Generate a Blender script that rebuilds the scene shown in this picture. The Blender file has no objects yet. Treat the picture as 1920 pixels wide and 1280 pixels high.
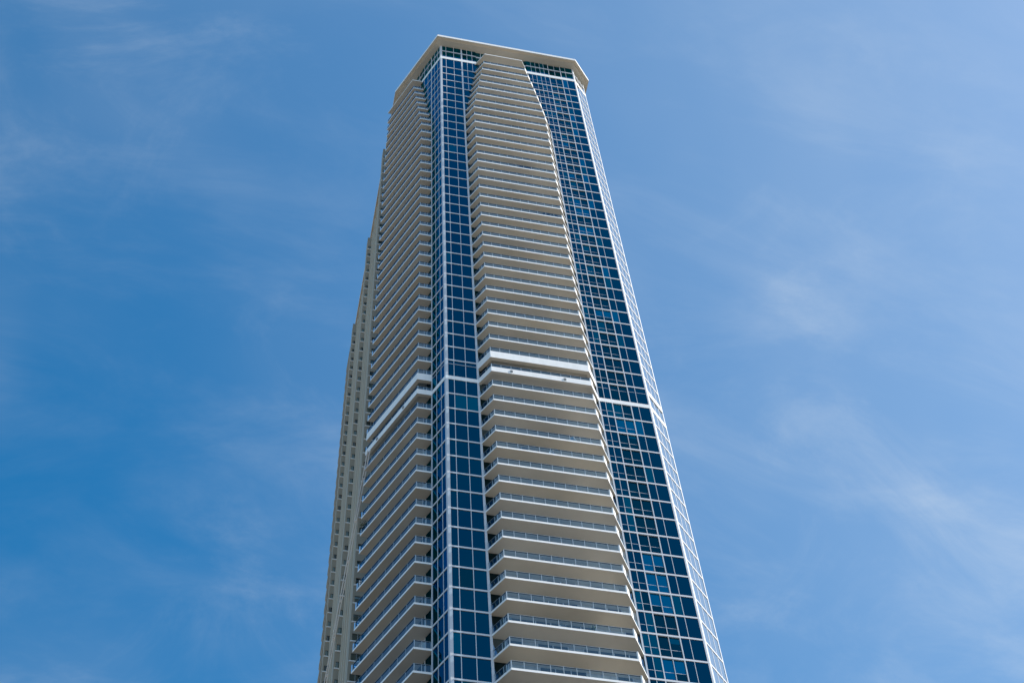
import bpy, math, random
from mathutils import Matrix, Vector
rnd = random.Random(7)
S = 3.1                       # metres per storey
GZ = 32.11                    # storeys from the fitted zero level down to the ground
scene = bpy.context.scene
col = scene.collection

# ------------------------------------------------------------------ materials
def mat(name):
    m = bpy.data.materials.new(name); m.use_nodes = True
    nt = m.node_tree
    return m, nt, nt.nodes['Principled BSDF']

def noisy(name, c, rough=0.6, amount=0.12, scale=0.35, streak=True, spec=0.3, vary=None):
    m, nt, p = mat(name)
    tc = nt.nodes.new('ShaderNodeTexCoord')
    mp = nt.nodes.new('ShaderNodeMapping')
    mp.inputs['Scale'].default_value = (1, 1, 0.25 if streak else 1)
    n = nt.nodes.new('ShaderNodeTexNoise'); n.inputs['Scale'].default_value = scale
    n.inputs['Detail'].default_value = 6; n.inputs['Roughness'].default_value = 0.65
    cr = nt.nodes.new('ShaderNodeValToRGB')
    lo = tuple(x * (1 - amount) for x in c); hi = tuple(min(1, x * (1 + amount * .6)) for x in c)
    cr.color_ramp.elements[0].position = .3; cr.color_ramp.elements[0].color = (*lo, 1)
    cr.color_ramp.elements[1].position = .7; cr.color_ramp.elements[1].color = (*hi, 1)
    nt.links.new(tc.outputs['Object'], mp.inputs['Vector'])
    nt.links.new(mp.outputs['Vector'], n.inputs['Vector'])
    nt.links.new(n.outputs['Fac'], cr.inputs['Fac'])
    if vary:                                     # random tone per slab, its warm end painted in for reflected sunlight
        oi = nt.nodes.new('ShaderNodeObjectInfo'); r2 = nt.nodes.new('ShaderNodeValToRGB')
        r2.color_ramp.interpolation = 'LINEAR'
        r2.color_ramp.elements[0].color = (*vary[0], 1); r2.color_ramp.elements[1].color = (*vary[1], 1)
        mm = nt.nodes.new('ShaderNodeMix'); mm.data_type = 'RGBA'; mm.blend_type = 'MULTIPLY'; mm.inputs['Factor'].default_value = 1
        nt.links.new(oi.outputs['Random'], r2.inputs['Fac']); nt.links.new(cr.outputs['Color'], mm.inputs['A']); nt.links.new(r2.outputs['Color'], mm.inputs['B'])
        nt.links.new(mm.outputs['Result'], p.inputs['Base Color'])
    else: nt.links.new(cr.outputs['Color'], p.inputs['Base Color'])
    p.inputs['Roughness'].default_value = rough
    p.inputs['Specular IOR Level'].default_value = spec
    return m

def glass(name, c, rough=0.04, wave=0.05, edge=(.25, .68, .88)):
    m, nt, p = mat(name)
    p.inputs['Base Color'].default_value = (*c, 1)
    p.inputs['Metallic'].default_value = 1.0
    p.inputs['Specular Tint'].default_value = (*edge, 1)
    p.inputs['Roughness'].default_value = rough
    tc = nt.nodes.new('ShaderNodeTexCoord')
    n = nt.nodes.new('ShaderNodeTexNoise'); n.inputs['Scale'].default_value = 0.9
    n.inputs['Detail'].default_value = 1.0
    b = nt.nodes.new('ShaderNodeBump'); b.inputs['Strength'].default_value = wave
    b.inputs['Distance'].default_value = 0.1
    nt.links.new(tc.outputs['Object'], n.inputs['Vector'])
    nt.links.new(n.outputs['Fac'], b.inputs['Height'])
    nt.links.new(b.outputs['Normal'], p.inputs['Normal'])
    return m

def clear_glass(name, tint, gloss=(0.75, 0.88, 1.0)):
    m, nt, p = mat(name)
    nt.nodes.remove(p)
    out = nt.nodes['Material Output']
    t = nt.nodes.new('ShaderNodeBsdfTransparent'); t.inputs['Color'].default_value = (*tint, 1)
    g = nt.nodes.new('ShaderNodeBsdfGlossy'); g.inputs['Roughness'].default_value = 0.03
    g.inputs['Color'].default_value = (*gloss, 1)
    f = nt.nodes.new('ShaderNodeFresnel'); f.inputs['IOR'].default_value = 1.9
    mx = nt.nodes.new('ShaderNodeMixShader')
    nt.links.new(f.outputs['Fac'], mx.inputs['Fac'])
    nt.links.new(t.outputs['BSDF'], mx.inputs[1]); nt.links.new(g.outputs['BSDF'], mx.inputs[2])
    nt.links.new(mx.outputs['Shader'], out.inputs['Surface'])
    return m

WHITE = noisy('white_painted_concrete', (.86, .855, .85), .5, .08, 1.2)
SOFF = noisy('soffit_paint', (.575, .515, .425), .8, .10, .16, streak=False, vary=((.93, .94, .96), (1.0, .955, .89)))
BAND = noisy('band_aluminium', (.60, .61, .645), .45, .05, .4, spec=.4)
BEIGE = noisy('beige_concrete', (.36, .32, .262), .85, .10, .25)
RIB = noisy('lit_tone_rib', (.54, .485, .40), .85, .06, .25)  # paler than the wall: light on the ribs' front faces put into the colour
ALU = noisy('pale_aluminium', (.52, .55, .60), .4, .05, .6, spec=.5)
DARK = noisy('dark_recess', (.035, .037, .04), .7, .1, .5)
GREY = noisy('grey_metal', (.30, .32, .34), .5, .1, 2.0)
GL = [glass('blue_coated_glass', (.0005, .058, .100)),
      glass('blue_glass_blind_down', (.002, .15, .25)),
      glass('dim_blue_glass', (.004, .048, .072)),
      glass('mid_blue_glass', (.001, .105, .150)),
      glass('sky_bright_glass', (.66, .71, .69), edge=(1, 1, 1))]  # last one: raised base colour stands in for bright sky mirrored on the chamfer
DOOR = [glass('door_glass', (.20, .27, .32)), noisy('pale_curtain', (.62, .62, .62), .9, .2, 2.5),
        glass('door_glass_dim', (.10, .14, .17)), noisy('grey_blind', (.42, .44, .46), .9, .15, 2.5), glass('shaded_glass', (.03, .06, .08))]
RAIL = clear_glass('railing_glass', (.53, .69, .80), (.50, .80, 1.0))
RAILF = noisy('railing_aluminium', (.29, .36, .42), .4, .05, 1.0, spec=.5)

RAILD = noisy('handrail_underside_shade', (.05, .065, .08), .6, .1, 1.0)  # shade under the handrail, painted as a dark underside

# ------------------------------------------------------------------ mesh helpers (plan in storeys)
class MB:
    def __init__(self): self.v = []; self.f = []; self.m = []
    def prism(self, poly, z0, z1, side=0, top=None, bot=None):
        top = side if top is None else top; bot = side if bot is None else bot
        a = sum(poly[i][0] * poly[(i + 1) % len(poly)][1] - poly[(i + 1) % len(poly)][0] * poly[i][1] for i in range(len(poly)))
        if a < 0: poly = list(reversed(poly))
        n = len(poly); b = len(self.v)
        self.v += [(x, y, z0) for x, y in poly] + [(x, y, z1) for x, y in poly]
        self.f.append([b + i for i in reversed(range(n))]); self.m.append(bot)
        self.f.append([b + n + i for i in range(n)]); self.m.append(top)
        for i in range(n):
            j = (i + 1) % n
            self.f.append([b + i, b + j, b + n + j, b + n + i]); self.m.append(side)
        return self
    def strip(self, p, q, o0, o1, z0, z1, mi=0, e0=0.0, e1=0.0, bot=None):
        """box along p->q; o is the offset to the outside (right of p->q), e lengthens its ends"""
        dx, dy = q[0] - p[0], q[1] - p[1]; L = math.hypot(dx, dy) or 1e-6
        ux, uy = dx / L, dy / L; nx, ny = uy, -ux
        a = (p[0] - ux * e0, p[1] - uy * e0); b = (q[0] + ux * e1, q[1] + uy * e1)
        self.prism([(a[0] + nx * o0, a[1] + ny * o0), (b[0] + nx * o0, b[1] + ny * o0),
                    (b[0] + nx * o1, b[1] + ny * o1), (a[0] + nx * o1, a[1] + ny * o1)], z0, z1, mi, bot=bot)
        return self
    def quad(self, p, q, o, z0, z1, mi=0, tilt=0.0):
        dx, dy = q[0] - p[0], q[1] - p[1]; L = math.hypot(dx, dy)
        nx, ny = dy / L, -dx / L
        b = len(self.v)
        t = [rnd.uniform(-tilt, tilt) for _ in range(3)]; t.append(t[0] + t[2] - t[1])
        for (pp, z), k in zip(((p, z0), (q, z0), (q, z1), (p, z1)), t):
            self.v.append((pp[0] + nx * (o + k), pp[1] + ny * (o + k), z))
        self.f.append([b, b + 1, b + 2, b + 3]); self.m.append(mi)
        return self
    def build(self, name, mats, parent=None, smooth=False):
        me = bpy.data.meshes.new(name)
        me.from_pydata([(x * S, y * S, (z + GZ) * S) for x, y, z in self.v], [], self.f)
        for m in (mats if isinstance(mats, (list, tuple)) else [mats]): me.materials.append(m)
        for p, i in zip(me.polygons, self.m): p.material_index = i
        me.update()
        o = bpy.data.objects.new(name, me); col.objects.link(o)
        if parent is not None: o.parent = parent
        return o

def lerp(p, q, t): return (p[0] + (q[0] - p[0]) * t, p[1] + (q[1] - p[1]) * t)
def offset_path(pts, d):
    """offset an open polyline to its right by d with mitred corners"""
    out = []
    for i, p in enumerate(pts):
        ns = []
        for a, b in ((i - 1, i), (i, i + 1)):
            if a < 0 or b >= len(pts): continue
            dx, dy = pts[b][0] - pts[a][0], pts[b][1] - pts[a][1]; L = math.hypot(dx, dy)
            ns.append((dy / L, -dx / L))
        if len(ns) == 1: n = ns[0]; k = 1
        else:
            n = (ns[0][0] + ns[1][0], ns[0][1] + ns[1][1]); L = math.hypot(*n); n = (n[0] / L, n[1] / L)
            k = 1 / (n[0] * ns[0][0] + n[1] * ns[0][1])
        out.append((p[0] + n[0] * d * k, p[1] + n[1] * d * k))
    return out
def band(mb, pts, o0, o1, z0, z1, mi=0, bot=None):
    a = offset_path(pts, o0); b = offset_path(pts, o1)
    for i in range(len(pts) - 1):
        # one closed ring per run of the path; shared mitre planes at the corners
        mb.prism([a[i], a[i + 1], b[i + 1], b[i]], z0, z1, mi, bot=bot)

# ------------------------------------------------------------------ plan and levels
A = (0., 0.); B = (7.918, 0.); C = (8.758, .806)
LD = (-.4274, .9041)                                    # direction of the left face, going back
def left(s): return (LD[0] * s, LD[1] * s)
K = left(3.95)                                           # left face ends, wall turns straight back
DI = (-.566, .0)                                         # left balcony projection
FE = (.374, -.64)
LAST = 54
def zl(l):
    z = 50 - l
    if l <= 34: z += .1046
    if l <= 33: z += .2711
    if l <= 0: z += .534
    return z
def tap(l): return max(0, 8 - l)
def Fp(l): return (1.24 + .105 * tap(l), 0.)
def Hp(l): return (5.892 - .82 * (tap(l) / 8) ** 1.2, 0.)
def Ep(l): f = Fp(l); return (f[0] + FE[0], f[1] + FE[1])
def Gp(l): h = Hp(l); return (h[0] - .439, -.64)
def Dp(l): return left(.896 + .117 * tap(l))
def Ip(l): d = Dp(l); return (d[0] + DI[0], d[1])
J = (-2.429, 3.94)
SOFFIT = 52.86

def thing(name, label, cat, loc=(0, 0, 0), group=None):
    o = bpy.data.objects.new(name, None); col.objects.link(o)
    o['label'] = label; o['category'] = cat
    if group: o['group'] = group
    return o

tower = thing('apartment_tower', 'very tall white and blue glass apartment tower with stacked balconies and overhanging flat roof', 'tower')

# ------------------------------------------------------------------ body behind the glazing
bm = MB()
INS = .10
body = [(.06, INS), (7.87, INS), (8.66, .86), (8.66, 21.), (-1.62, 21.), (-1.62, 4.0), (K[0] + .13, K[1])]
bm.prism(body, zl(LAST), SOFFIT, 0)
bm.build('structural_core', DARK, tower)
# plain lower shaft below the picture
bm = MB()
low = [A, B, C, (8.758, 21.), (-2.05, 21.), (-2.05, 6.2), (-1.75, 6.2), (-1.75, 3.95), K]
low_top = zl(LAST) - .06
bm.prism(low, -GZ, low_top, 0)
z = -GZ + 1
k = 0
while z < low_top - .3:
    band(bm, [left(3.9), A, B, C, (8.758, 20.)], 0.003, .06, z, z + .1, 1)
    z += 1
bm.build('lower_shaft', [GL[0], WHITE], tower)

# ------------------------------------------------------------------ columns (full height)
def column(p, q, o0, o1, z0, z1, m=ALU):
    mb = MB(); mb.strip(p, q, o0, o1, z0, z1)
    return mb.build('column', m, tower)
z0, z1 = zl(LAST), SOFFIT
mb = MB()                                                # front corner A, both faces
band(mb, [left(.075), A, (.095, 0)], -.02, .010, z0, z1)
mb.build('column', ALU, tower)
mb = MB()
band(mb, [(B[0] - .05, 0), B, lerp(B, C, .09)], -.02, .010, z0, z1)
mb.build('column', ALU, tower)
mb = MB(); band(mb, [lerp(B, C, .95), C, (8.758, .92)], -.02, .010, z0, z1); mb.build('column', ALU, tower)
column((1.19, 0), (1.275, 0), -.02, .010, z0, z1)
column((5.87, 0), (5.925, 0), -.02, .010, z0, zl(8) - .05)
column(left(.93), left(.87), -.02, .010, z0, z1)

# ------------------------------------------------------------------ floors
FR = [.32, .77]                                          # mullions, front left part
RT = [6.135, 6.405, 6.77, 7.14, 7.44]                    # mullions, front right part
def glaze(mb, p, q, cuts, zb, zt, o, pick):
    pts = [p] + cuts + [q]
    for i in range(len(pts) - 1):
        mb.quad(pts[i], pts[i + 1], o, zb, zt, pick(i), tilt=0.0014)
def mull(mb, p, u, w, zb, zt, o0=-.03, o1=.006):
    mb.strip((p[0] - u[0] * w / 2, p[1] - u[1] * w / 2), (p[0] + u[0] * w / 2, p[1] + u[1] * w / 2), o0, o1, zb, zt)
UX = (1, 0); UL = (-LD[0], -LD[1])
ub = (C[0] - B[0], C[1] - B[1]); lb = math.hypot(*ub); UB = (ub[0] / lb, ub[1] / lb)
GO = -.008                                                # glass plane, set back from the face
for l in range(0, LAST + 1):
    zc = zl(l); f, h, d = Fp(l), Hp(l), Dp(l)
    th = .037
    lo, hi = zc - th, zc + th
    if l == 0: lo, hi = zc - .17, zc + .17
    if l == 34: lo, hi = zc - .12, zc + .12
    pr = .012
    mb = MB()
    if l <= LAST:
        band(mb, [d, A, f], -.03, pr, lo, hi)
        mb.build('floor_band', WHITE if l in (0, 34) else BAND, tower); mb = MB()
        band(mb, [h, B, C, (8.758, 1.1)], -.03, pr, lo, hi)
        if l == 33: band(mb, [lerp(B, C, .1), lerp(B, C, .95)], -.01, .03, zc - .36, zc - .10)
    mb.build('floor_band', WHITE if l in (0, 34) else BAND, tower)
    # the storey above this level
    zb, zt = hi, (zl(l - 1) - (.17 if l == 1 else .12 if l == 35 else .037)) if l > 0 else SOFFIT
    lu = max(l - 1, 0)
    fu, hu, du = Fp(lu), Hp(lu), Dp(lu)
    # --- glazed corner
    w = MB()
    ds = math.hypot(*d)
    lc = [left(ds * t) for t in (.66, .33)] if l >= 8 else [left(t) for t in (1.6, 1.25, .9, .6, .3) if t < ds - .05]
    fc = [(x, 0) for x in FR] + ([(1.24, 0)] if l < 8 else []) + ([(x, 0) for x in (1.55, 1.85) if x < f[0] - .06])
    glaze(w, d, A, lc, zb, zt, GO, lambda i: rnd.choice([0, 3, 3, 3, 1]) if rnd.random() < .5 else 3)
    def pf(i):
        if i >= 3: return rnd.choice([2, 2, 0, 3])
        if l == 0: return 3
        return 0 if rnd.random() < .93 else rnd.choice([3, 2])
    glaze(w, A, f, fc, zb, zt, GO, pf)
    wo = w.build('corner_window', GL, tower)
    fr = MB()
    for p in lc: mull(fr, p, UL, .022, zb, zt)
    for p in fc: mull(fr, p, UX, .024, zb, zt)
    if l in (34,): fr.strip(left(.86), left(.08), -.03, .006, zb + .86, zb + .885); fr.strip((.1, 0), (1.19, 0), -.03, .006, zb + .86, zb + .885)
    if l == 0: band(fr, [d, A, f], -.02, .025, 51.985 - .045, 51.985 + .045)
    fr.build('frame', ALU, wo)
    # --- right part of the front
    w = MB()
    extra = [x for x in (5.1, 5.37, 5.63, 5.892) if x > h[0] + .06] if l < 9 else []
    rc = [(x, 0) for x in extra + RT]
    ne = len(extra)
    def pr_(i):
        k = i - ne
        if l == 0: return rnd.choice([3, 3, 1, 0])
        if k in (2, 3): return pick2[k]
        if k == 4: return rnd.choice([0, 0, 0, 3, 1])
        if k == 5: return 0
        return rnd.choice([0, 0, 0, 2, 3])
    r = rnd.random()
    pick2 = {2: 1, 3: 1} if r < .15 else ({2: 1, 3: 2} if r < .26 else ({2: 2, 3: 2} if r < .85 else {2: 3, 3: 2}))
    if l in (33, 34): pick2 = {2: 2, 3: 2}
    # blinds drawn part way down: split pane columns 2..3 at the transom
    zt_ = zb + (zt - zb) * (.38 if l != 34 else .70)
    pts = [h] + rc + [B]
    for i in range(len(pts) - 1):
        k = i - ne
        if k in (2, 3):
            o = GO - .025
            low_i = pick2[k] if rnd.random() < .6 else 2
            w.quad(pts[i], pts[i + 1], o, zb, zt_, low_i, 0.0014)
            if pick2[k] == 2 and rnd.random() < .18:
                zm = zt - (zt - zt_) * rnd.uniform(.2, .6)
                w.quad(pts[i], pts[i + 1], o, zt_, zm, 2, .0005); w.quad(pts[i], pts[i + 1], o, zm, zt, 3, .0005)
            else: w.quad(pts[i], pts[i + 1], o, zt_, zt, pick2[k], 0.0014)
        else: w.quad(pts[i], pts[i + 1], GO, zb, zt, pr_(i), 0.0014)
    wo = w.build('bay_window', GL, tower)
    fr = MB()
    for i, p in enumerate(rc):
        k = i - ne
        thick = k in (1, 3)
        mull(fr, p, UX, (.034 if thick else .017), zb, zt, -.05, .012 if thick else .005)
    xa = (h[0] + .03 if l >= 9 else h[0], 0)
    if l not in (0,):
        xe = 7.14 if l != 34 else 7.87
        for i in range(len(pts) - 1):
            if pts[i][0] > xe - .01: break
            k = i - ne; o_ = GO - .022 if k in (2, 3) else GO + .003
            fr.strip(pts[i], pts[i + 1], o_ - .03, o_, zt_ - .008, zt_ + .008, e0=-.012, e1=-.012)
    if l == 0: fr.strip((h[0], 0), B, -.02, .025, 51.985 - .045, 51.985 + .045)
    fr.build('frame', ALU, wo)
    # --- chamfer on the right
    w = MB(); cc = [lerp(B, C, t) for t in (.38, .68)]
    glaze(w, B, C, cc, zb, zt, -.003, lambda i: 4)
    w.quad(C, (8.758, 2.2), GO, zb, zt, 0)
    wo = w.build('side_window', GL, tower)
    fr = MB()
    for p in cc: mull(fr, p, UB, .026, zb, zt, -.03, .003)
    if l == 0: fr.strip(B, C, -.02, .025, 51.985 - .045, 51.985 + .045)
    fr.build('frame', ALU, wo)
    # --- doors behind the front balcony
    w = MB(); fr = MB()
    n = 10
    xs = [f[0] + (h[0] - f[0]) * i / n for i in range(n + 1)]
    zt2 = zt + (.0 if l else 0)
    for i in range(n):
        if l == 0: ch = 2
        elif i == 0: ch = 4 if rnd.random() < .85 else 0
        elif l > 30 and i > 5: ch = rnd.choice([0, 1, 1, 3, 2])
        else: ch = rnd.choice([0, 0, 2, 3, 2, 0, 1] if l > 20 else [0, 2, 2, 3])
        w.quad((xs[i], 0), (xs[i + 1], 0), -.05, zb, zt2, ch, 0.0014)
        if i: mull(fr, (xs[i], 0), UX, .03, zb, zt2, -.07, -.03)
    wo = w.build('balcony_door', DOOR, tower)
    if l == 0: fr.strip((xs[0], 0), (xs[-1], 0), -.06, -.01, 51.985 - .06, 51.985 + .06)
    fr.build('frame', ALU, wo)
    # --- doors behind the left balcony
    w = MB(); fr = MB(); n = 7
    for i in range(n):
        p, q = lerp(K, d, i / n), lerp(K, d, (i + 1) / n)
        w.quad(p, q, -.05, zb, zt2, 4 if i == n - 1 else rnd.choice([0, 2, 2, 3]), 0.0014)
        if i: mull(fr, p, UL, .03, zb, zt2, -.07, -.03)
    w.quad((-1.75, 6.2), (-1.75, 3.97), -.02, zb, zt2, 2)
    wo = w.build('terrace_door', DOOR, tower)
    if l == 0: band(fr, [K, d], -.06, -.01, 51.985 - .06, 51.985 + .06)
    fr.build('frame', ALU, wo)

# ------------------------------------------------------------------ balconies
def railing(slab, path, z, hgt, posts, lowz=.05):
    g = MB()
    for i in range(len(path) - 1):
        g.quad(path[i], path[i + 1], -.026, z + lowz, z + hgt - .012)
    g.build('railing', RAIL, slab)
    r = MB()
    band(r, path, -.046, -.012, z + hgt - .012, z + hgt, 0, 1)
    for (p, w) in posts:
        r.prism([(p[0] - w / 2, p[1] - w / 2), (p[0] + w / 2, p[1] - w / 2), (p[0] + w / 2, p[1] + w / 2), (p[0] - w / 2, p[1] + w / 2)], z + lowz, z + hgt - .014)
    r.build('handrail', [RAILF, RAILD], slab)
def posts_on(p, q, n=None, step=.384, w=.018, ts=None):
    dx, dy = q[0] - p[0], q[1] - p[1]; L = math.hypot(dx, dy)
    nx, ny = dy / L, -dx / L
    if ts is None:
        n = n or max(1, round(L / step)); ts = [i / n for i in range(1, n)]
    return [((p[0] + dx * t - nx * .026, p[1] + dy * t - ny * .026), w) for t in ts]

for l in range(0, LAST):
    zc = zl(l); e, g, h, f = Ep(l), Gp(l), Hp(l), Fp(l)
    path = [f, e, g, h]
    up = [(f[0], .05), f, e, g, h, (h[0], .05)]
    mb = MB(); mb.prism(up, zc - .044, zc + .044, 0, 0, 1)
    lowz = .044; rh = .36
    if l == 33: band(mb, path, -.14, .003, zc - .42, zc - .044, 0, 1)
    if l == 34: band(mb, path, -.12, .003, zc - .15, zc + .17, 0, 1); lowz = .17; rh = .40
    slab = mb.build('balcony', [WHITE, SOFF], tower)
    if l in (33, 34): slab['label'] = 'balcony with a deep white fascia'
    if l > 0:
        ps = posts_on(f, e, ts=[.08, .55, .72]) + posts_on(e, g) + [((e[0] + .012, e[1] + .030), .032)]
        railing(slab, path[:3], zc, rh, ps, lowz)
        rg = MB(); rg.quad(lerp(g, h, .34), lerp(g, h, .97), -.026, zc + lowz, zc + rh - .012); rg.build('railing', RAIL, slab)
        scr = MB(); q = lerp(g, h, .33); scr.strip(g, q, -.045, .001, zc + lowz, zc + rh + .02)
        scr.build('privacy_screen', WHITE, slab)
    # left balcony
    d, i_, = Dp(l), Ip(l)
    path = [K, J, i_, d]
    path = [(-1.87, 3.94), J, i_, d]
    mb = MB(); mb.prism([(K[0] + .05, K[1] + .02)] + path + [(d[0] + .05, d[1])], zc - .044, zc + .044, 0, 0, 1)
    if l == 33: band(mb, path[1:], -.14, .003, zc - .42, zc - .044, 0, 1)
    if l == 34: band(mb, path[1:], -.12, .003, zc - .15, zc + .17, 0, 1)
    slab = mb.build('long_balcony', [WHITE, SOFF], tower)
    if l in (33, 34): slab['label'] = 'long balcony with a deep white fascia'
    if l > 0:
        ps = posts_on(i_, d, ts=[.45, .66, .94]) + posts_on(J, i_, step=.42) + [((i_[0] + .03, i_[1] + .012), .032), ((J[0] + .035, J[1] - .03), .03)]
        railing(slab, path, zc, rh, ps, lowz)

# small vents in the deep fascia
for (p, q, t) in ((Ep(34), Gp(34), .20), (Ep(34), Gp(34), .735), (J, Ip(34), .235), (J, Ip(34), .74)):
    a, b = lerp(p, q, t - .012), lerp(p, q, t + .012)
    mb = MB(); mb.strip(a, b, .004, .03, zl(34) - .06, zl(34) + .07)
    for k in range(3): mb.strip(a, b, .03, .036, zl(34) - .045 + k * .04, zl(34) - .03 + k * .04)
    mb.build('fascia_vent', GREY, tower)

# ------------------------------------------------------------------ ribbed concrete flank with three window bays
TOPW = zl(0)
WING = glass('flank_window_glass', (.24, .36, .42))
WB = 4
def bay(y, xr, yend, ribs):
    mb = MB()
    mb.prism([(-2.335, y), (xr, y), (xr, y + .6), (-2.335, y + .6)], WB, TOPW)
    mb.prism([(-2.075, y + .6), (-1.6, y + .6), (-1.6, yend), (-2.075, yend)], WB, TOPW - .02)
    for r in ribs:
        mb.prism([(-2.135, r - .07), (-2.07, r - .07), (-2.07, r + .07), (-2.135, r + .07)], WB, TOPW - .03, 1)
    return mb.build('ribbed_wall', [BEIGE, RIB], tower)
bays = ((6.2, -1.70, 12.15, [11.75 - .86 * k for k in range(6)]), (12.15, -2.03, 18.3, [17.9 - .86 * k for k in range(6)]), (18.3, -2.03, 20.9, []))
for b in bays: bay(*b)
wl = (( -2.285, -1.84), (-2.29, -2.12), (-2.295, -2.13))
far = MB()
for bi, ((xa, xb), (y, *_)) in enumerate(zip(wl, bays)):
    for l in range(1, 45):
        zb = zl(l) + .03; zt = zb + .36
        w = MB() if bi < 2 else far
        w.quad((xa, y), (xb, y), .002, zb, zt, 1 if rnd.random() < .7 else 0)
        w.strip((xa, y), (xb, y), .001, .03, zt, zt + .03, 4)
        w.strip((xa - .0, y), (xa + .03, y), .003, .025, zb, zt, 4)
        w.strip(((xa + xb) / 2 - .008, y), ((xa + xb) / 2 + .008, y), .003, .02, zb, zt, 3)
        if bi < 2:
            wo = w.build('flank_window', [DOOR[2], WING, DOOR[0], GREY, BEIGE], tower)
            s = MB(); s.strip((xa - .03, y), (xb + .02, y), .001, .04, zl(l) - .028, zl(l) + .028)
            s.build('sill', WHITE, wo)
        else: far.strip((xa - .03, y), (xb + .02, y), .001, .04, zl(l) - .028, zl(l) + .028, 5)
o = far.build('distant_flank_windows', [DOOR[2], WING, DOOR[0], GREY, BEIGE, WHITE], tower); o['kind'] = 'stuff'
# slab edges showing past the last bay
for l in range(1, 45):
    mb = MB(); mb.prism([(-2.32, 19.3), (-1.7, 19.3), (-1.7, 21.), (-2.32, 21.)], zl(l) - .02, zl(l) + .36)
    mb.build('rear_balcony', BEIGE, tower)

# twin white track that runs along the flank, one tie every two metres of the plan unit
mb = MB(); zt = 15.0
for x in (-2.44, -2.36):
    mb.prism([(x - .018, 3.0), (x + .018, 3.0), (x + .018, 20.), (x - .018, 20.)], zt - .03, zt + .03)
for k in range(9):
    y = 4.37 + 2.008 * k
    mb.prism([(-2.4215, y - .06), (-2.3785, y - .06), (-2.3785, y + .06), (-2.4215, y + .06)], zt - .022, zt + .022)
mb.build('maintenance_track', noisy('white_enamel', (.93, .93, .93), .35, .02, .5, spec=.5), tower)


# ------------------------------------------------------------------ things standing on the balconies
WOVEN = noisy('dark_woven_seating', (.035, .035, .04), .8, .2, 6)
CHAIRW = noisy('white_garden_plastic', (.82, .83, .84), .45, .04, 3)
CLAY = noisy('pale_planter', (.62, .60, .54), .7, .1, 4)
LEAFD = noisy('dark_leaf', (.025, .06, .018), .6, .35, 6)
LEAFL = noisy('light_leaf', (.14, .20, .03), .6, .3, 6)
def rot(pts, a, c): return [(c[0] + x * math.cos(a) - y * math.sin(a), c[1] + x * math.sin(a) + y * math.cos(a)) for x, y in pts]
def rect(x0, y0, x1, y1): return [(x0, y0), (x1, y0), (x1, y1), (x0, y1)]
def piece(t, name, m, rects, a, c, z):
    mb = MB()
    for (r, z0, z1) in rects: mb.prism(rot(rect(*r), a, c), z + z0, z + z1)
    return mb.build(name, m, t)
def floor_z(l): return zl(l) + .044
def chair(l, c, a, label, m=CHAIRW, group=None):
    t = thing('garden_chair', label, 'chair', group='garden chairs on the balconies'); z = floor_z(l); k = .085
    piece(t, 'seat', m, [((-k, -k, k, k), .135, .150)], a, c, z)
    piece(t, 'backrest', m, [((-k, k - .012, k, k), .155, .30)], a, c, z)
    for sx in (-1, 1):
        for sy in (-1, 1):
            piece(t, 'leg', m, [((sx * (k - .012) - .008, sy * (k - .016) - .008, sx * (k - .012) + .008, sy * (k - .016) + .008), 0, .134)], a, c, z)
        piece(t, 'armrest', m, [((sx * (k + .006) - .008, -k, sx * (k + .006) + .008, k), .21, .225)], a, c, z)
def sofa(l, c, a, w, label, cat='sofa'):
    t = thing('garden_sofa', label, cat, group='dark seats on the balconies'); z = floor_z(l); k = .12
    piece(t, 'seat', WOVEN, [((-w, -k, w, k), .02, .14)], a, c, z)
    piece(t, 'backrest', WOVEN, [((-w, -k - .03, w, -k - .003), .02, .30)], a, c, z)
    for sx in (-1, 1): piece(t, 'armrest', WOVEN, [((sx * (w + .022) - .019, -k - .03, sx * (w + .022) + .019, k), .02, .21)], a, c, z)
def lathe(mb, c, prof, n=14):
    b = len(mb.v)
    for r, z in prof: mb.v += [(c[0] + r * math.cos(2 * math.pi * i / n), c[1] + r * math.sin(2 * math.pi * i / n), z) for i in range(n)]
    for j in range(len(prof) - 1):
        for i in range(n):
            mb.f.append([b + j * n + i, b + j * n + (i + 1) % n, b + (j + 1) * n + (i + 1) % n, b + (j + 1) * n + i]); mb.m.append(0)
    mb.f.append([b + i for i in reversed(range(n))]); mb.m.append(0)
    mb.f.append([b + (len(prof) - 1) * n + i for i in range(n)]); mb.m.append(0)
def pot_prof(z, r, h): return [(r * .7, z), (r * .92, z + h * .6), (r, z + h * .9), (r * 1.06, z + h * .92), (r * 1.06, z + h)]
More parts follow.
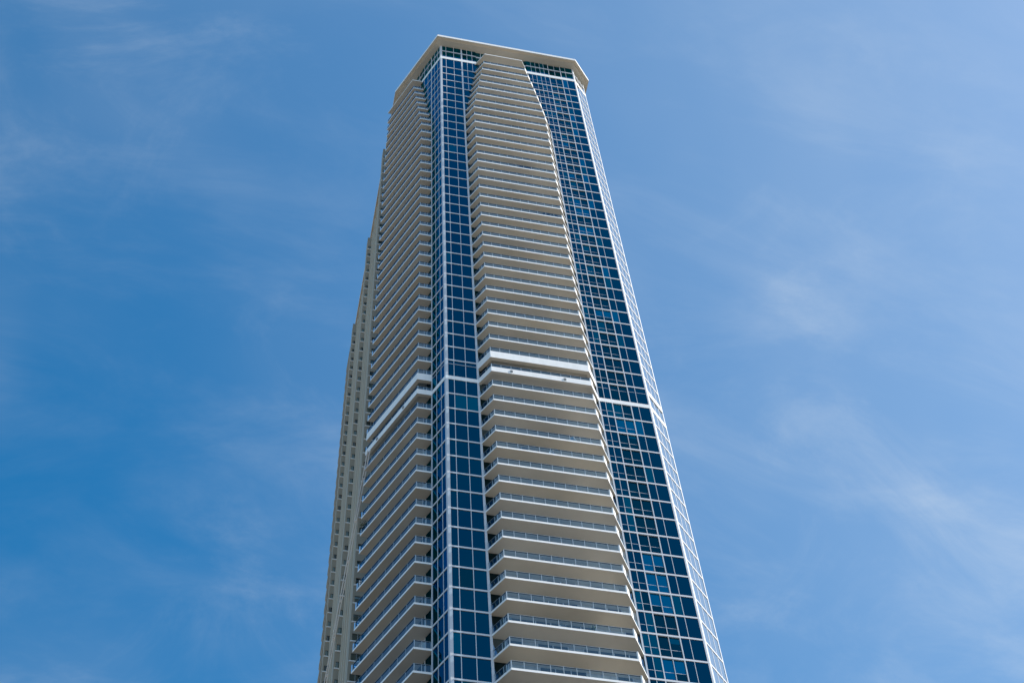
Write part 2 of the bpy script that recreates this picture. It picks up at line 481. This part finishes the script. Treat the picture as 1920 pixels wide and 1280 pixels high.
def plant(l, c, r, ph, h, leaf, label, n=160):
    t = thing('potted_plant', label, 'plant', group='potted plants on the balconies'); z = floor_z(l)
    mb = MB(); lathe(mb, c, pot_prof(z, r, ph)); mb.build('pot', CLAY, t)
    mb = MB(); lathe(mb, c, [(.012, z + ph), (.008, z + h * .75)], 6); mb.build('stem', BEIGE, t)
    mb = MB(); rr = (h - ph) * .45
    for _ in range(n):
        u, v = rnd.uniform(-1, 1), rnd.uniform(0, 6.283); q = rnd.random() ** .4 * rr * rnd.uniform(.75, 1.15)
        p = Vector((c[0] + q * math.sqrt(1 - u * u) * math.cos(v), c[1] + q * math.sqrt(1 - u * u) * math.sin(v), z + (h + ph) / 2 + q * u * 1.1))
        d = Vector((rnd.gauss(0, 1), rnd.gauss(0, 1), rnd.gauss(-.2, .7))).normalized(); e = d.orthogonal().normalized()
        L, W = rnd.uniform(.05, .09), rnd.uniform(.012, .02)
        b = len(mb.v); mb.v += [tuple(p), tuple(p + d * L * .5 + e * W), tuple(p + d * L), tuple(p + d * L * .5 - e * W)]
        mb.f.append([b, b + 1, b + 2, b + 3]); mb.m.append(0)
    mb.build('foliage', leaf, t)
def planter(l, c, r, h, label):
    t = thing('round_planter', label, 'planter', group='round planters on the balconies'); z = floor_z(l)
    mb = MB(); lathe(mb, c, [(r * .6, z), (r, z + h * .45), (r * .9, z + h * .85), (r * .75, z + h)]); mb.build('pot', WOVEN if 'dark' in label else CLAY if 'pale' in label else CHAIRW, t)
    mb = MB(); lathe(mb, c, [(r * .72, z + h + .001), (r * .5, z + h + .012)]); mb.build('soil', WOVEN, t)
def low_table(l, c, w, label):
    t = thing('low_table', label, 'table'); z = floor_z(l)
    piece(t, 'table_top', CHAIRW, [((-w, -.09, w, .09), .17, .185)], 0, c, z)
    piece(t, 'shelf', WOVEN, [((-w + .02, -.085, w - .02, .085), .03, .13)], 0, c, z)
    for sx in (-1, 1):
        for sy in (-1, 1): piece(t, 'leg', CHAIRW, [((sx * (w - .012) - .009, sy * .078 - .009, sx * (w - .012) + .009, sy * .078 + .009), 0, .169)], 0, c, z)
sofa(15, (4.02, -.45), 0, .30, 'dark low sofa on a high front balcony, left of a white chair')
chair(15, (4.60, -.48), .5, 'white chair beside the dark low sofa on a high front balcony')
chair(15, (4.84, -.49), -.4, 'white chair nearest the corner screen on the high balcony with a dark sofa')
sofa(20, (4.72, -.46), 0, .14, 'shorter dark seat on the balcony five floors below the white chairs', 'armchair')
sofa(20, (5.10, -.46), 0, .13, 'dark seat close to the white end screen, five floors below the white chairs', 'armchair')
chair(38, (4.46, -.50), 2.4, 'white chair turned aside on the balcony four floors below the deep white fascia')
planter(38, (5.11, -.53), .06, .15, 'small white round planter near the balcony end screen')
low_table(39, (2.64, -.50), .14, 'long low white table with a dark shelf behind a railing')
chair(39, (3.64, -.50), .8, 'lone white chair at mid railing on the same balcony as a low table')
planter(29, (2.17, -.53), .08, .16, 'dark round planter alone at the left of a balcony edge')
plant(48, (4.22, -.50), .06, .10, .34, LEAFL, 'small yellow green potted plant behind the railing of a low front balcony')
planter(48, (1.70, -.55), .06, .17, 'pale round planter in the corner of a low front balcony')
chair(48, (3.30, -.50), .3, 'grey chair standing left of the yellow green plant on a low balcony', GREY)
plant(39, (-2.26, 3.86), .07, .16, .68, LEAFD, 'dark green bushy potted plant at the far end of a left balcony', 220)
chair(42, (-2.26, 3.80), 1.1, 'white chair at the far end of a left balcony, below the green plant')

# ------------------------------------------------------------------ roof
edge = [(-2.13, 21.4), (-2.13, 3.35), (-.262, -.535), (8.0, -.535), (9.07, .56), (9.07, 21.4)]
def inset(poly, d):
    n = len(poly); out = []
    for i in range(n):
        a, p, b = poly[i - 1], poly[i], poly[(i + 1) % n]
        n1 = (p[1] - a[1], -(p[0] - a[0])); n2 = (b[1] - p[1], -(b[0] - p[0]))
        L1, L2 = math.hypot(*n1), math.hypot(*n2); n1 = (n1[0] / L1, n1[1] / L1); n2 = (n2[0] / L2, n2[1] / L2)
        m = (n1[0] + n2[0], n1[1] + n2[1]); L = math.hypot(*m); m = (m[0] / L, m[1] / L)
        k = d / (m[0] * n1[0] + m[1] * n1[1])
        out.append((p[0] - m[0] * k, p[1] - m[1] * k))
    return out
mb = MB(); mb.prism(edge, SOFFIT + .03, SOFFIT + .28, 0, 0, 1)
ro = mb.build('roof', [WHITE, SOFF], tower)
mb = MB(); mb.prism(inset(edge, .17), SOFFIT - .035, SOFFIT + .027, 0); mb.build('soffit', SOFF, ro)
mb = MB(); mb.prism(inset(edge, 1.5), SOFFIT + .283, SOFFIT + 1.4, 0); mb.build('plant_room', WHITE, ro)

# ------------------------------------------------------------------ ground
gm = bpy.data.meshes.new('ground')
R_ = 6000
gm.from_pydata([(-R_, -R_, 0), (R_, -R_, 0), (R_, R_, 0), (-R_, R_, 0)], [], [(0, 1, 2, 3)])
gm.materials.append(noisy('pale_paving', (.36, .335, .29), .9, .3, .02, streak=False))
go = bpy.data.objects.new('ground', gm); col.objects.link(go); go['kind'] = 'structure'
# unseen dark ground patch, added to cut bounce light on lower and left soffits
am = bpy.data.meshes.new('added_dark_ground')
am.from_pydata([(-45 + 130 * (1 + .12 * math.sin(3 * a)) * math.cos(a), -5 + 125 * math.sin(a), .004) for a in [i * math.pi / 24 for i in range(48)]], [], [list(range(48))])
am.materials.append(noisy('bounce_cut_ground', (.06, .06, .062), .9, .3, .05, streak=False))
ao = bpy.data.objects.new('added_dark_ground', am); col.objects.link(ao); ao['kind'] = 'structure'

# ------------------------------------------------------------------ sun, sky, camera
sd = Vector((.70, -.22, .66)).normalized()
elev = math.asin(sd.z)
sun = bpy.data.lights.new('sun', 'SUN'); sun.energy = 3.6; sun.angle = math.radians(.5); sun.color = (1, .945, .87)
so = bpy.data.objects.new('sun', sun); col.objects.link(so)
so.rotation_euler = sd.to_track_quat('Z', 'Y').to_euler()

w = bpy.data.worlds.new('World'); scene.world = w; w.use_nodes = True
nt = w.node_tree; bg = nt.nodes['Background']
sky = nt.nodes.new('ShaderNodeTexSky'); sky.sky_type = 'NISHITA'; sky.sun_disc = False
sky.sun_elevation = elev; sky.sun_rotation = math.atan2(sd.x, sd.y)
sky.air_density = 1.0; sky.dust_density = .9; sky.ozone_density = 2.0; sky.altitude = 0
tc = nt.nodes.new('ShaderNodeTexCoord')
# thin cirrus: two sizes of stretched noise on the sky direction, denser in patches, brighter towards the sun (forward scatter)
def node(t, **kw):
    n = nt.nodes.new(t)
    for k_, v_ in kw.items(): n.inputs[k_].default_value = v_
    return n
def math_(op, a, b):
    n = nt.nodes.new('ShaderNodeMath'); n.operation = op; n.use_clamp = True
    for i, x in enumerate((a, b)):
        if isinstance(x, (int, float)): n.inputs[i].default_value = x
        else: nt.links.new(x, n.inputs[i])
    return n.outputs[0]
def cloud(rot_, sc, scale, detail, rough, dist, lo, hi):
    mp = node('ShaderNodeMapping', Rotation=rot_, Scale=sc)
    n = node('ShaderNodeTexNoise', Scale=scale, Detail=detail, Roughness=rough, Distortion=dist)
    r = nt.nodes.new('ShaderNodeMapRange'); r.interpolation_type = 'SMOOTHSTEP'
    r.inputs['From Min'].default_value = lo; r.inputs['From Max'].default_value = hi
    nt.links.new(tc.outputs['Generated'], mp.inputs['Vector']); nt.links.new(mp.outputs['Vector'], n.inputs['Vector'])
    nt.links.new(n.outputs['Fac'], r.inputs['Value'])
    return r.outputs['Result']
fibres = cloud((.3, .5, .9), (1.5, 4.5, 2.6), 3.4, 10, .62, .5, .40, .78)
puffs = cloud((.1, .2, .3), (1, 1.6, 1), 6.5, 10, .66, .8, .50, .80)
patches = cloud((0, 0, 0), (1, 1, 1), 2.6, 4, .5, .3, .36, .66)
dv = nt.nodes.new('ShaderNodeVectorMath'); dv.operation = 'DOT_PRODUCT'; dv.inputs[1].default_value = tuple(sd)
nt.links.new(tc.outputs['Generated'], dv.inputs[0])
glow = nt.nodes.new('ShaderNodeMapRange'); glow.interpolation_type = 'SMOOTHSTEP'
glow.inputs['From Min'].default_value = .30; glow.inputs['From Max'].default_value = .98
nt.links.new(dv.outputs['Value'], glow.inputs['Value'])
f = math_('MULTIPLY', math_('ADD', math_('MULTIPLY', fibres, .55), math_('MULTIPLY', puffs, .45)), math_('ADD', math_('MULTIPLY', patches, .8), .2))
fac = math_('ADD', math_('ADD', math_('MULTIPLY', f, .40), math_('MULTIPLY', patches, .09)), math_('MULTIPLY', glow.outputs['Result'], .22))
mx = nt.nodes.new('ShaderNodeMix'); mx.data_type = 'RGBA'; mx.inputs['B'].default_value = (3.7, 4.1, 4.45, 1)
hs = nt.nodes.new('ShaderNodeHueSaturation'); hs.inputs['Hue'].default_value = .49; hs.inputs['Saturation'].default_value = 1.42
nt.links.new(sky.outputs['Color'], hs.inputs['Color']); nt.links.new(hs.outputs['Color'], mx.inputs['A'])
nt.links.new(fac, mx.inputs['Factor']); nt.links.new(mx.outputs['Result'], bg.inputs['Color'])
bg.inputs['Strength'].default_value = .138

Rm = ((0.9788529753620572, -0.19917380108926994, -0.046654577315627346),
      (0.1486381539654151, 0.8491904681834872, -0.506736862614181),
      (0.14054732943247783, 0.4890862354492935, 0.8608374425426887))
cam = bpy.data.cameras.new('camera'); co = bpy.data.objects.new('camera', cam); col.objects.link(co)
cam.sensor_width = 36; cam.sensor_fit = 'HORIZONTAL'; cam.lens = 2807.284 / 1920 * 36
cam.clip_end = 20000; cam.clip_start = .1
X, Y, Z = Vector(Rm[0]), -Vector(Rm[1]), -Vector(Rm[2])
M = Matrix(((X.x, Y.x, Z.x, -5.64381 * S), (X.y, Y.y, Z.y, -29.00693 * S), (X.z, Y.z, Z.z, (-31.559546 + GZ) * S), (0, 0, 0, 1)))
co.matrix_world = M
scene.camera = co

vs = scene.view_settings
vs.view_transform = 'Standard'; vs.look = 'None'; vs.exposure = .55; vs.gamma = 1; vs.use_curve_mapping = False
